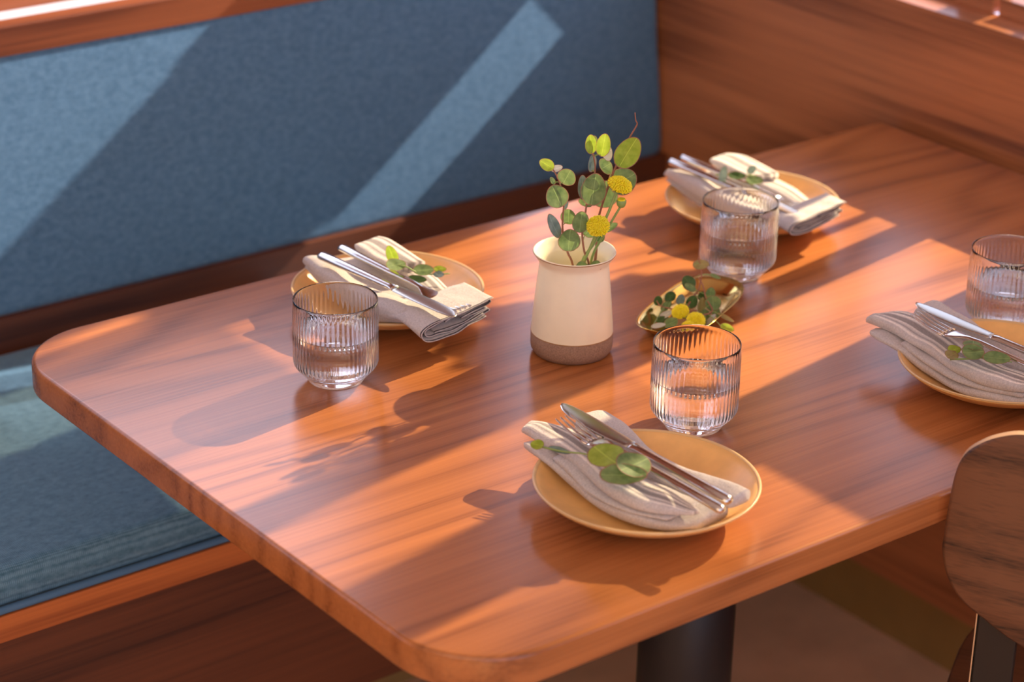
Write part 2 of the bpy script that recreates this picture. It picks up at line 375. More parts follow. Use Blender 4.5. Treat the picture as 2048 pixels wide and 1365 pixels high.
# unseen translucent panels added to block the sun and glow as warm fill
struct('glow_panels', [wr(-0.6, 0.178, 0.28, 0.50, XW+0.010, XW+0.012), wr(0.28, 0.178, 0.375, 0.50, XW-0.004, XW-0.002), wr(-0.6, 0.5, -0.2, 1.05, XW+0.010, XW+0.012),
    wr(0.95, 0.308, 1.085, 0.667, XW+0.010, XW+0.012)], M['glow_panel'])
struct('beam_masks', [wr(1.175, 0.168, 1.30, 0.38), wr(1.085, 0.308, 1.175, 0.40), wr(1.085, 0.40, 1.12, 0.667), wr(1.12, 0.57, 1.30, 0.667), wr(1.175, 0.66, 1.30, 1.05)], M['bench'])  # unseen opaque panels added to cut the beams to bench back and seat
# unseen see-through layers, stacked to dim the sun on table and seat
struct('dimming_layers', [wr(-0.2, 0.50, 0.93, 1.05, XW+0.040, XW+0.0402), wr(0.665, 0.655, 0.93, 1.05, XW+0.046, XW+0.0462), wr(0.665, 0.655, 0.93, 1.05, XW+0.048, XW+0.0482), wr(0.665, 0.655, 0.93, 1.05, XW+0.052, XW+0.0522), wr(-0.2, 0.60, 0.275, 1.05, XW+0.050, XW+0.0502), wr(1.12, 0.40, 1.30, 0.57, XW+0.040, XW+0.0402), wr(1.12, 0.40, 1.30, 0.57, XW+0.044, XW+0.0442), wr(1.12, 0.40, 1.30, 0.57, XW+0.048, XW+0.0482)], M['dimmer'])
# unseen slabs added outside the right-hand window to block stray beams
struct('beam_blockers', [(2.0, 1.06, 0, 2.06, 1.9, 0.2), (2.0, 1.06, T+1.06, 2.06, 1.9, T+2.2), (2.0, 0.995, T+0.86, 2.06, 1.18, T+1.06)], M['plaster'])

# ------------------------------------------------------------------ bench
bench = empty('banquette', (0, 0.95, 0), 'long walnut banquette with blue-grey woven back and seat cushions', 'bench')
bench_off = (0, -0.95, 0)
def bpart(o, parent=bench):
    o.location = Vector(o.location) + Vector(bench_off) if parent is bench else o.location
    return o
def cushion(name, x0, x1, prof, mat, nx=60, wr_=0.0015, seed=0.0):
    """upholstered slab: prof is a closed loop in (y, z); ends rounded, gentle puckers"""
    V, F = [], []; n = len(prof)
    cy = sum(p[0] for p in prof)/n; cz = sum(p[1] for p in prof)/n
    xs = [x0, x0+0.002, x0+0.008, x0+0.02] + [x0+0.02+(x1-x0-0.04)*i/nx for i in range(1, nx)] + [x1-0.02, x1-0.008, x1-0.002, x1]
    sh = [0.012, 0.005, 0.001, 0] + [0]*(nx-1) + [0, 0.001, 0.005, 0.012]
    for x, s in zip(xs, sh):
        for (y, z) in prof:
            v = Vector((y-cy, z-cz)); l = v.length; v = v*((l-s)/l)
            w = noise.noise(Vector((x*5+seed, y*6, z*6)))*wr_
            V.append((x, cy+v[0], cz+v[1]+w))
    for i in range(len(xs)-1):
        for k in range(n): F.append((i*n+k, i*n+(k+1) % n, (i+1)*n+(k+1) % n, (i+1)*n+k))
    F.append(list(range(n))); F.append([(len(xs)-1)*n+k for k in range(n)][::-1])
    o = obj(name, V, F, mat, bench); fixnormals(o); return bpart(o)
def rounded(y0, z0, y1, z1, r, shear=0.0, crown=0.0, k=6, sub=10):
    """rounded rectangle loop in (y,z); shear moves y with z (recline); crown puffs the top / front"""
    pts = []
    cs = [(y1-r, z1-r, 0), (y0+r, z1-r, PI/2), (y0+r, z0+r, PI), (y1-r, z0+r, 3*PI/2)]
    for ci, (cy, cz, a0) in enumerate(cs):
        for i in range(k+1):
            a = a0 + PI/2*i/k; pts.append([cy+r*math.cos(a), cz+r*math.sin(a)])
        nx_ = cs[(ci+1) % 4]; e0 = pts[-1]; a = nx_[2]; e1 = [nx_[0]+r*math.cos(a), nx_[1]+r*math.sin(a)]
        for i in range(1, sub):
            t = i/sub; p = [e0[0]*(1-t)+e1[0]*t, e0[1]*(1-t)+e1[1]*t]
            b = crown*math.sin(PI*t)
            if ci == 0: p[1] += b
            if ci == 1: p[0] -= b
            pts.append(p)
    return [(p[0]+shear*(p[1]-z0), p[1]) for p in pts]
cushion('backrest', -2.2, 1.246, rounded(1.190, T-0.176, 1.245, T+0.142, 0.012, 0.126, 0.004), M['backfab'], wr_=0.0006)
sc = cushion('seat_cushion', -2.2, 1.246, rounded(0.7045, T-0.2595, 1.18, T-0.212, 0.011, 0.0, 0.003), M['seatfab'], nx=200, wr_=0.0022, seed=4)
# soft creases pressed into the seat near its left end
for v in sc.data.vertices:
    x, y, z = v.co
    if z > T-0.235 and y > 0.75:
        g = 0
        for (ax, ay, bx, by, w, h) in ((0.02, 1.02, 0.12, 0.93, 0.006, 0.0035), (0.07, 1.10, 0.10, 0.90, 0.006, 0.003), (-0.03, 0.98, 0.09, 0.97, 0.007, 0.003)):
            dx, dy = bx-ax, by-ay; t = max(0, min(1, ((x-ax)*dx+(y-ay)*dy)/(dx*dx+dy*dy)))
            dd = math.hypot(x-ax-dx*t, y-ay-dy*t); g -= h*math.exp(-(dd/w)**2)
        v.co.z += g
pp = [(x, 0.7000, T-0.2560) for x in (-2.2, -1, 0, 0.4, 0.8, 1.246)]
pip = tube('piping', pp, (0.0042, 0.0042), M['piping'], sc, n=10, per=4)
bpart(box('front_rail', (-2.2, 0.695, T-0.290, 1.25, 1.17, T-0.2605), M['strip'], bench, 0.0012))
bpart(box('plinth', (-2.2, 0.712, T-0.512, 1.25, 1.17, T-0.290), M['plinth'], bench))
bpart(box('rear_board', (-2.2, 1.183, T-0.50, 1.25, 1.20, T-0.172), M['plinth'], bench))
bpart(box('top_rail', (-2.2, 1.226, T+0.134, 1.25, 1.2555, T+0.1695), M['bench'], bench, 0.001))

# ------------------------------------------------------------------ table
tab = empty('dining_table', (0.5877, 0.3805, 0), 'walnut dining table with rounded corners on a black pedestal', 'table')
def rrect(x0, y0, x1, y1, r, k=16):
    P = []
    for (cx, cy, a0, rr) in ((x1-0.007, y1-0.007, 0, 0.007), (x0+r, y1-r, PI/2, r), (x0+r, y0+r, PI, r), (x1-r, y0+r, 3*PI/2, r)):
        for i in range(k+1):
            a = a0+PI/2*i/k; P.append((cx+rr*math.cos(a), cy+rr*math.sin(a)))
    return P
def offset_loop(P, dlt):
    n = len(P); out = []
    for i in range(n):
        a, b_ = Vector(P[i-1]), Vector(P[(i+1) % n]); t = (b_-a)
        if t.length < 1e-9: out.append(P[i]); continue
        t.normalize(); out.append((P[i][0]-t.y*dlt, P[i][1]+t.x*dlt))
    return out
def slab(name, P, z0, z1, rtop, rbot, mat, parent, loc):
    V, F = [], []; n = len(P); rings = []
    for i in range(7):
        a = PI/2*i/6; rings.append((rtop*(1-math.sin(a)), z1-rtop*(1-math.cos(a))) if False else (rtop*(1-math.sin(a)), z1-rtop+rtop*math.cos(a)))
    for i in range(4):
        a = PI/2*i/3; rings.append((rbot*(1-math.cos(a)), z0+rbot-rbot*math.sin(a)))
    for (ins, z) in rings:
        for p in offset_loop(P, ins): V.append((p[0]-loc[0], p[1]-loc[1], z-loc[2]))
    m_ = len(rings)
    for j in range(m_-1):
        for i in range(n): F.append((j*n+i, j*n+(i+1) % n, (j+1)*n+(i+1) % n, (j+1)*n+i))
    F.append(list(range(n))); F.append([(m_-1)*n+i for i in range(n)][::-1])
    o = obj(name, V, F, mat, parent); fixnormals(o)
    o.data.polygons[-1].use_smooth = False; o.data.polygons[-2].use_smooth = False
    return o
top = slab('tabletop', rrect(0, 0, 1.232, 0.761, 0.085), T-0.030, T, 0.0045, 0.003, M['table'], tab, (0.5877, 0.3805, 0))
tl = (0.5877, 0.3805)
lathe('pedestal', [(0.0, 0.012), (0.051, 0.012), (0.051, T-0.040), (0.0, T-0.040)], M['black'], tab, 64)
lathe('base_plate', [(0, 0), (0.22, 0), (0.22, 0.008), (0.215, 0.012), (0, 0.0125)], M['black'], tab, 64)
box('mounting_plate', (-0.15, -0.15, T-0.040, 0.15, 0.15, T-0.0301), M['black'], tab)

# ------------------------------------------------------------------ chair (plywood, turned, only its back shows)
cu = Vector((0.552, -0.834, 0)); cn = Vector((0.834, 0.552, 0))   # along the back / towards the seat
ch_ang = math.atan2(cu.y, cu.x)
cl = Vector((0.5364, -0.0446, 0)) + cu*0.170
chair = empty('dining_chair', (cl.x, cl.y, 0), 'dark walnut plywood dining chair with a rounded back, at the front of the table', 'chair', None, ch_ang)
def bend(u): return 0.035*((u/0.2)**2)      # the back wraps towards the seat at its sides? (small)
half = [(0.0, 0.080), (0.06, 0.0795), (0.11, 0.078), (0.146, 0.0765), (0.166, 0.070), (0.182, 0.060), (0.195, 0.046), (0.2015, 0.025), (0.2045, -0.010), (0.2055, -0.036),
        (0.2055, -0.052), (0.199, -0.075), (0.186, -0.094), (0.165, -0.108), (0.144, -0.120), (0.124, -0.129), (0.09, -0.142), (0.05, -0.150), (0.0, -0.153)]
def chair_panel():
    out = [(u, z) for u, z in half] + [(-u, z) for u, z in half[::-1][1:-1]]
    pts = catmull([(a, b, 0) for a, b in out+[out[0]]], 4)[:-1]
    n = len(pts); V, F = [], []
    cz = -0.03
    for side, y in ((0, -0.0055), (1, 0.0055)):
        for ring in (1.0, 0.985, 0.8, 0.6, 0.4, 0.2):
            for p in pts:
                u, z = p.x*ring, cz+(p.y-cz)*ring
                edge = 0.0012 if ring == 1.0 else 0
                V.append((u, (y*(1-0.25*(ring == 1.0))) + bend(u)*0.4, T+z))
        V.append((0, y, T+cz))
    st = 6*n+1
    for s in (0, 1):
        b = s*st
        for j in range(5):
            for i in range(n): F.append((b+j*n+i, b+j*n+(i+1) % n, b+(j+1)*n+(i+1) % n, b+(j+1)*n+i))
        for i in range(n): F.append((b+5*n+i, b+5*n+(i+1) % n, b+6*n))
    e0 = len(F)
    for i in range(n): F.append((i, (i+1) % n, st+(i+1) % n, st+i))
    o = obj('backrest', V, F, [M['chair'], M['plyedge']], chair)
    for k in range(e0, len(F)): o.data.polygons[k].material_index = 1; o.data.polygons[k].use_smooth = False
    fixnormals(o); return o
chair_panel()
sp_ = [(0.21*math.copysign(abs(math.cos(a))**0.6, math.cos(a)), 0.215+0.20*math.copysign(abs(math.sin(a))**0.6, math.sin(a))) for a in [2*PI*i/48 for i in range(48)]]
slab('seat', sp_, 0.435, 0.447, 0.003, 0.003, M['chair'], chair, (0, 0, 0))
for s in (-1, 1):
    lg = box('leg', (s*0.150-0.018, 0.012, 0.0, s*0.150+0.018, 0.028, T-0.10), [M['darkleg']], chair, 0.002)
    box('leg_edge', (s*0.150-0.0195, 0.010, 0.0, s*0.150-0.0185, 0.030, T-0.10), M['plyedge'], lg)
    box('leg', (s*0.150-0.018, 0.37, 0.0, s*0.150+0.018, 0.386, 0.435), M['darkleg'], chair, 0.002)
    box('side_rail', (s*0.150-0.010, 0.028, 0.40, s*0.150+0.010, 0.372, 0.434), M['darkleg'], chair, 0.002)

# ------------------------------------------------------------------ tableware
Z = T + 0.0002
def dup(o, parent=None):
    c = o.copy(); COL.objects.link(c)
    if parent: c.parent = parent
    return c
def copy_tree(root, loc, rz=None):
    r = dup(root); r.location = loc
    if rz is not None: r.rotation_euler = (0, 0, rz)
    for chd in root.children:
        c = dup(chd, r)
        for g in chd.children: dup(g, c)
    return r
C1, C2, C3, C4 = (0.362, 0.614), (0.849, 0.592), (0.297, 0.132), (0.742, 0.126)
pprof = [(0, 0.003), (0.040, 0.003), (0.042, 0.0), (0.046, 0.0), (0.049, 0.0035), (0.062, 0.0065), (0.078, 0.0125), (0.090, 0.0190), (0.0965, 0.0245), (0.0985, 0.0268)]
rprof = [(0.0985, 0.0268), (0.0988, 0.0277), (0.0980, 0.0284), (0.0965, 0.0280), (0.0955, 0.0270)]
iprof = [(0.0955, 0.0270), (0.091, 0.0232), (0.083, 0.0175), (0.072, 0.0125), (0.058, 0.0095), (0.04, 0.0082), (0, 0.0078)]
plabels = ['ochre plate nearest the bench, behind the left glass', 'ochre plate in the far corner, behind the second glass', 'ochre plate nearest the camera, closest to the table front edge', 'ochre plate cut by the right edge, beside the chair']
plates = []
for i, c in enumerate((C1, C2, C3, C4)):
    if i == 0:
        p = empty('dinner_plate', (*c, Z), plabels[0], 'plate', 'ochre stoneware plates')
        lathe('dish', pprof + iprof, M['plate'], p, 128)
        rl = lathe('rim', [(0.0975, 0.0262)] + rprof + [(0.0962, 0.0262)], M['platerim'], p, 128)
        rl['label'] = 'paler glazed rim'
    else:
        p = copy_tree(plates[0], (*c, Z)); p['label'] = plabels[i]
    plates.append(p)

# tumblers -------------------------------------------------------
NF = 56
def flute(a, r, z):
    if z < 0.016 or z > 0.0795 or r < 0.036: return 0
    k = min(1, (z-0.016)/0.004, (0.0795-z)/0.006)
    return 0.00026*k*math.cos(a*NF)
def tumbler(loc, label, level):
    g = empty('tumbler', loc, label, 'glass', 'fluted water tumblers')
    outer = [(0, 0.0010), (0.018, 0.0010), (0.024, 0.0), (0.0268, 0.0012), (0.0300, 0.0060), (0.0345, 0.0110), (0.0385, 0.0155), (0.0402, 0.0185), (0.0408, 0.0220)]
    outer += [(0.0408, 0.026+0.0045*i) for i in range(11)] + [(0.0406, 0.0752), (0.0405, 0.0790), (0.0405, 0.0820), (0.04045, 0.0843), (0.0402, 0.0849), (0.0399, 0.0848), (0.0397, 0.0840)]
    inner = [(0.0395, 0.0800), (0.03945, 0.06), (0.0393, 0.04), (0.0390, 0.026), (0.0380, 0.0200), (0.0350, 0.0155), (0.0300, 0.0120), (0.020, 0.0105), (0, 0.0100)]
    lathe('bowl', outer + inner, M['glass'], g, NF*8, rfun=flute)
    wp = [(0, 0.0099), (0.020, 0.0104), (0.0301, 0.0119), (0.0351, 0.0154), (0.0381, 0.0199), (0.0391, 0.026), (0.0394, 0.04), (0.03950, level+0.0012), (0.0392, level+0.0006), (0.0386, level+0.0001), (0.036, level), (0, level)]
    w = lathe('water', wp, M['water'], g, 160); w['label'] = 'still water about half way up'
    return g
G = [(0.2257, 0.5056, 0.050), (0.7263, 0.4831, 0.052), (0.4398, 0.2311, 0.049), (0.858, 0.222, 0.047)]
for (x, y, lv), lb in zip(G, ('ribbed water tumbler in front of the plate nearest the bench', 'ribbed water tumbler in front of the plate in the far corner',
                              'ribbed water tumbler between the brass tray and the nearest plate', 'ribbed water tumbler cut by the right edge of the photo')):
    tumbler((x, y, Z), lb, lv)

# vase -----------------------------------------------------------
VX, VY = 0.4546, 0.429
vase = empty('vase', (VX, VY, Z), 'cream glazed stoneware vase with an unglazed brown foot', 'vase')
lathe('body', [(0.0408, 0.0225), (0.0403, 0.030), (0.0385, 0.050), (0.0366, 0.070), (0.0347, 0.088), (0.0341, 0.0935), (0.0345, 0.0960), (0.0362, 0.0990), (0.0385, 0.1025), (0.0402, 0.1050), (0.0406, 0.1062),
               (0.0402, 0.1070), (0.0392, 0.1066), (0.0370, 0.1035), (0.0345, 0.1000), (0.0325, 0.0965), (0.0318, 0.0930), (0.0330, 0.080), (0.0350, 0.06), (0.0375, 0.035), (0.0380, 0.0225)], M['cream'], vase, 128)
ft = lathe('foot', [(0, 0.001), (0.033, 0.001), (0.035, 0), (0.0375, 0.001), (0.0402, 0.0055), (0.0408, 0.009), (0.04085, 0.0223), (0.0378, 0.0226), (0.037, 0.010), (0, 0.008)], M['clay'], vase, 128)
ft['label'] = 'bare brown clay foot'
lathe('glaze_line', [(0.0404, 0.0218), (0.0410, 0.0221), (0.0410, 0.0228), (0.0404, 0.0231)], M['rimline'], vase, 128, close=True)
lathe('rim_line', [(0.0404, 0.1050), (0.04075, 0.1056), (0.0406, 0.1061), (0.0402, 0.1056)], M['rimline'], vase, 128, close=True)

# tray -----------------------------------------------------------
TX, TY, TA = 0.608, 0.424, math.radians(24.8)
tray = empty('brass_tray', (TX, TY, Z), 'small oblong polished brass tray holding leaves and yellow flowers', 'tray', None, TA)
def tray_mesh():
    n = 96; V, F = [], []
    def ring(a, b_, z, e):
        for i in range(n):
            t = 2*PI*i/n; c_, s_ = math.cos(t), math.sin(t)
            V.append((a*math.copysign(abs(c_)**e, c_), b_*math.copysign(abs(s_)**e, s_), z + 0.002*(abs(c_)**4)*(z > 0.006)))
    for a, b_, z in ((0.030, 0.012, 0.0), (0.060, 0.024, 0.0), (0.066, 0.027, 0.0012), (0.078, 0.0335, 0.0075), (0.0838, 0.0372, 0.0125), (0.0845, 0.0378, 0.0133), (0.0838, 0.0373, 0.0137),
                     (0.077, 0.0330, 0.0092), (0.066, 0.0268, 0.0030), (0.060, 0.0240, 0.0019), (0.030, 0.012, 0.0014)):
        ring(a, b_, z, 0.62)
    k = 11
    for j in range(k-1):
        for i in range(n): F.append((j*n+i, j*n+(i+1) % n, (j+1)*n+(i+1) % n, (j+1)*n+i))
    F.append(list(range(n))); F.append([(k-1)*n+i for i in range(n)][::-1])
    o = obj('dish', V, F, M['brass'], tray); fixnormals(o)
tray_mesh()

# cutlery --------------------------------------------------------
def loft(name, secs, mat, parent, n=16, power=1.0):
    """sections (x, y, z, half width, half thickness)"""
    V, F = [], []
    for (x, y, z, w, h) in secs:
        for i in range(n):
            a = 2*PI*i/n; c_, s_ = math.cos(a), math.sin(a)
            V.append((x, y+w*math.copysign(abs(c_)**power, c_), z+h*math.copysign(abs(s_)**power, s_)))
    k = len(secs)
    for j in range(k-1):
        for i in range(n): F.append((j*n+i, j*n+(i+1) % n, (j+1)*n+(i+1) % n, (j+1)*n+i))
    F.append(list(range(n))); F.append([(k-1)*n+i for i in range(n)][::-1])
    o = obj(name, V, F, mat, parent); fixnormals(o); return o
def set_along(o, A, B, tilt=0.0):
    """local +x runs from A (handle end) to B (tip)"""
    A, B = Vector(A), Vector(B); x = (B-A).normalized(); y = Vector((0, 0, 1)).cross(x).normalized(); z = x.cross(y)
    rm = Matrix((x, y, z)).transposed().to_4x4() @ Matrix.Rotation(tilt, 4, 'X')
    rm.translation = A; o.matrix_world = rm
def knife(A, B, label, tilt=0.0):
    o = empty('table_knife', A, label, 'knife', 'table knives')
    L_ = (Vector(B)-Vector(A)).length; hx = L_*0.56
    loft('handle', [(0, 0, 0, .0015, .001), (0.0012, 0, 0, .0052, .0034), (0.004, 0, 0, .0060, .0042), (0.03, 0, 0, .0058, .0041), (0.07, 0, 0, .0050, .0035), (hx-0.008, 0, 0, .0046, .0029), (hx-0.002, 0, 0, .0058, .0024), (hx, 0, 0, .0060, .0018)], M['steel'], o)
    bl = L_-hx
    loft('blade', [(hx-0.001, 0, 0, .0056, .0016), (hx+0.004, 0, 0, .0070, .0012), (hx+bl*.25, 0.0004, 0, .0086, .0010), (hx+bl*.55, 0.0006, 0, .0092, .0009), (hx+bl*.78, 0.0002, 0, .0086, .0008),
                   (hx+bl*.90, -.0008, 0, .0066, .0007), (hx+bl*.97, -.0020, 0, .0040, .0006), (hx+bl, -.0030, 0, .0010, .0004)], M['blade'], o, n=20)
    set_along(o, A, B, tilt); return o
def fork(A, B, label, tilt=0.0):
    o = empty('table_fork', A, label, 'fork', 'table forks')
    L_ = (Vector(B)-Vector(A)).length
    loft('handle', [(0, 0, 0, .0012, .001), (0.001, 0, 0, .0044, .0028), (0.004, 0, 0, .0054, .0036), (0.03, 0, 0, .0052, .0034), (0.08, 0, 0, .0042, .0026), (L_-0.080, 0, 0.0006, .0034, .0020), (L_-0.066, 0, 0.0, .0033, .0014),
                    (L_-0.060, 0, -.001, .0058, .0012), (L_-0.053, 0, -.0024, .0092, .0010), (L_-0.046, 0, -.0038, .0108, .0010), (L_-0.040, 0, -.0044, .0110, .0009)], M['steel'], o, n=18)
    for k in range(4):
        y = (k-1.5)*0.0060
        loft('tine', [(L_-0.042, y, -.0043, .0024, .0010), (L_-0.034, y, -.0046, .0018, .0010), (L_-0.022, y*.98, -.0036, .0014, .0009), (L_-0.008, y*.94, -.0006, .0012, .0008), (L_-0.001, y*.92, .0010, .0008, .0006), (L_, y*.92, .0013, .0002, .0002)], M['steel'], o, n=10)
    set_along(o, A, B, tilt); return o
def P3(c, x, y, z): return (c[0]+x, c[1]+y, T+z)
knife(P3(C1, -0.048, 0.052, 0.056), P3(C1, -0.020, -0.146, 0.051), 'steel table knife on the napkin nearest the bench, handle to the upper left')
fork(P3(C1, -0.018, 0.060, 0.0555), P3(C1, 0.006, -0.125, 0.045), 'steel table fork on the napkin nearest the bench, tines tucked in the cloth')
knife(P3(C2, -0.047, 0.090, 0.056), P3(C2, -0.022, -0.108, 0.043), 'steel table knife on the napkin in the far corner, blade to the right')
fork(P3(C2, -0.026, 0.094, 0.0555), P3(C2, -0.002, -0.085, 0.043), 'steel table fork on the napkin in the far corner')
knife(P3(C3, 0.007, -0.097, 0.0455), P3(C3, -0.005, 0.115, 0.056), 'steel table knife on the nearest napkin, blade tip past the plate')
fork(P3(C3, -0.009, -0.106, 0.046), P3(C3, -0.022, 0.090, 0.0575), 'steel table fork on the nearest napkin, tines under the leaves')
knife(P3(C4, 0.006, -0.112, 0.0455), P3(C4, -0.014, 0.104, 0.054), 'steel table knife on the napkin at the right edge, beside the tumbler')
fork(P3(C4, -0.022, -0.118, 0.046), P3(C4, -0.037, 0.081, 0.0575), 'steel table fork on the napkin at the right edge, tines lit gold')

# napkins --------------------------------------------------------
class Cloth:
    def __init__(s): s.V, s.F, s.U = [], [], []
    def layer(s, st, n=28, u0=0.55, u1=0.95, vend=1.0, wr_=0.0012, seed=0.0, p=0.7, flat=0.55):
        """closed folded layer: stations (xl, yl, xr, yr, zlo, zhi_left, zhi_right)"""
        cols = list(zip(*st)); cm = []
        P = catmull([Vector((a[0], a[1], a[4])) for a in st], 4); Q = catmull([Vector((a[2], a[3], a[5])) for a in st], 4); R_ = catmull([Vector((a[6], 0, 0)) for a in st], 4)
        b = len(s.V); m_ = len(P)
        for j in range(m_):
            L_, Rr = P[j], Q[j]
            for i in range(n):
                a = 2*PI*i/n; c_, s_ = math.cos(a), math.sin(a)
                t = 0.5+0.5*math.copysign(abs(c_)**p, c_)
                zt_ = Q[j].z*(1-t)+R_[j].x*t
                zl = P[j].z; mid, hh = (zt_+zl)/2, (zt_+zl)/2-zl
                x = L_.x*(1-t)+Rr.x*t; y = L_.y*(1-t)+Rr.y*t
                z = mid + hh*math.copysign(abs(s_)**flat, s_)
                w = wr_*noise.noise(Vector((x*40+seed, y*28, z*30)))
                if s_ > 0: z += w*2.2
                s.V.append((x+w, y+w, z)); s.U.append((u0+(u1-u0)*t if s_ >= 0 else u0+(u1-u0)*t, vend))
        for j in range(m_-1):
            for i in range(n): s.F.append((b+j*n+i, b+j*n+(i+1) % n, b+(j+1)*n+(i+1) % n, b+(j+1)*n+i))
        s.F.append([b+i for i in range(n)]); s.F.append([b+(m_-1)*n+i for i in range(n)][::-1])
    def sheet(s, prof, ys, zb, th=0.0011, u0=0.55, u1=0.95, top=0.047, per=5, skew=0.0, seed=0.0):
        """thin sheet: profile [(x, z)...] swept along y from ys[0] (open end, hem) to ys[1]"""
        pr_ = catmull([Vector((a, b_, 0)) for a, b_ in prof], per); n = len(pr_); m_ = 14
        b = len(s.V)
        for side in (0, 1):
            for j in range(m_):
                f = j/(m_-1); 
                for i, q in enumerate(pr_):
                    t = (pr_[min(i+1, n-1)]-pr_[max(i-1, 0)]).normalized(); nn = Vector((-t.y, t.x))
                    o_ = (side-0.5)*th
                    x = q.x+nn.x*o_; z = q.y+nn.y*o_
                    dist = (ys[0]-ys[1]); y = ys[0]-dist*f**1.4 + skew*q.x*(1-f)
                    w = 0.0012*noise.noise(Vector((q.x*50+seed, y*40, q.y*60)))
                    z0 = zb(y); z = z0+(z-0.015)*(top-z0)/(top-0.015)
                    s.V.append((x, y+w, z+w)); s.U.append((u0+(u1-u0)*i/(n-1), abs(ys[0]+skew*q.x-y)+0.0002))
        S = m_*n
        for j in range(m_-1):
            for i in range(n-1):
                a = b+j*n+i; s.F.append((a, a+1, a+n+1, a+n)); a += S; s.F.append((a, a+n, a+n+1, a+1))
        for j in range(m_-1):
            for i in (0, n-1):
                a = b+j*n+i; s.F.append((a, a+n, a+n+S, a+S))
        for i in range(n-1):
            for j in (0, m_-1):
                a = b+j*n+i; s.F.append((a, a+1, a+1+S, a+S))
    def build(s, c, label, dz=0.0):
        o = obj('napkin', [(x, y, z+T-Z) for x, y, z in s.V], s.F, M['linen'], None, True, s.U, loc=(c[0], c[1], Z+dz)); fixnormals(o)
        return tag(o, label, 'napkin', 'folded linen napkins')
def napkin_bench(c, label, dy, endk):
    k = Cloth(); sd = 3.0+dy*40
    # base pad under everything
    k.layer([(-0.046, 0.084+dy, 0.030, 0.060+dy, 0.030, 0.036, 0.036), (-0.050, 0.050+dy, 0.034, 0.030+dy, 0.018, 0.036, 0.034), (-0.054, 0.0, 0.034, -0.010, 0.0125, 0.034, 0.030),
             (-0.055, -0.045, 0.032, -0.050, 0.0135, 0.036, 0.030), (-0.050, -0.085, 0.034, -0.088, 0.026, 0.040, 0.036)], seed=sd, wr_=0.0016)
    # plain roll on the left
    k.layer([(-0.046, 0.088+dy, -0.026, 0.082+dy, 0.034, 0.040, 0.037), (-0.050, 0.078+dy, -0.020, 0.070+dy, 0.033, 0.048, 0.043), (-0.056, 0.045+dy, -0.024, 0.036+dy, 0.030, 0.050, 0.044), (-0.060, 0.010+dy*.5, -0.030, 0.004+dy*.5, 0.028, 0.048, 0.042),
             (-0.058, -0.03, -0.026, -0.034, 0.026, 0.044, 0.040), (-0.056, -0.065, -0.020, -0.068, 0.028, 0.044, 0.042), (-0.052, -0.095, -0.012, -0.097, 0.031, 0.044, 0.042)], seed=sd+5)
    # striped strip running down the right side
    k.layer([(0.004, 0.040+dy, 0.042, 0.030+dy, 0.032, 0.042, 0.042), (0.008, 0.0, 0.043, -0.004, 0.028, 0.045, 0.043), (0.010, -0.035, 0.038, -0.040, 0.026, 0.042, 0.041), (0.008, -0.062, 0.033, -0.066, 0.028, 0.039, 0.040), (0.006, -0.088, 0.034, -0.092, 0.030, 0.041, 0.043)],
            u0=0.10, u1=0.52, seed=sd+9, wr_=0.001, flat=0.45)
    # striped flap folded back over it
    k.layer([(0.004, 0.066+dy, 0.036, 0.066+dy, 0.047, 0.052, 0.053), (-0.001, 0.050+dy, 0.038, 0.046+dy, 0.045, 0.055, 0.056), (-0.002, 0.020+dy, 0.038, 0.016+dy, 0.044, 0.054, 0.055), (0.004, -0.008+dy, 0.037, -0.014+dy, 0.044, 0.051, 0.053)],
            u0=0.08, u1=0.50, seed=sd+13, wr_=0.0008, flat=0.35, p=0.4)
    # open front end: nested folds with stitched hems
    ye = -0.128*endk
    zb = lambda y: 0.0165 if y > -0.06 else (0.0165+(0.0315-0.0165)*min(1, (-0.06-y)/0.033) if y > -0.100 else 0.0315-0.25*(-0.100-y))
    k.sheet([(0.042, 0.047), (0.030, 0.0465), (0.012, 0.044), (-0.015, 0.0425), (-0.042, 0.041), (-0.0535, 0.033), (-0.050, 0.022), (-0.036, 0.0165), (-0.010, 0.0150), (0.014, 0.018), (0.032, 0.023)], (ye, -0.074), zb, seed=sd, skew=0.12)
    k.sheet([(0.036, 0.0435), (0.020, 0.0415), (0.0, 0.0400), (-0.020, 0.0390), (-0.040, 0.0365), (-0.0475, 0.031), (-0.045, 0.024), (-0.032, 0.0200), (-0.008, 0.0185), (0.014, 0.0215), (0.030, 0.0265)], (ye+0.002, -0.074), zb, seed=sd+2, skew=0.12)
    k.sheet([(-0.020, 0.0335), (-0.006, 0.0365), (0.012, 0.038), (0.030, 0.0405), (0.039, 0.0425), (0.0415, 0.0385), (0.034, 0.035), (0.016, 0.0325), (0.002, 0.0295), (0.020, 0.0285), (0.036, 0.0315)], (ye+0.004, -0.074), zb, seed=sd+4, skew=0.12, u0=0.1, u1=0.5)
    k.sheet([(-0.034, 0.0235), (-0.012, 0.0225), (0.010, 0.0245), (0.028, 0.0285), (0.037, 0.0300), (0.0385, 0.0265), (0.028, 0.0235)], (ye+0.003, -0.074), zb, seed=sd+6, skew=0.12)
    return k.build(c, label)
napkin_bench(C1, 'grey linen napkin on the plate nearest the bench, stitched folds spilling over the rim', 0.0, 1.0)
napkin_bench(C2, 'grey striped linen napkin on the plate in the far corner', 0.012, 0.86)
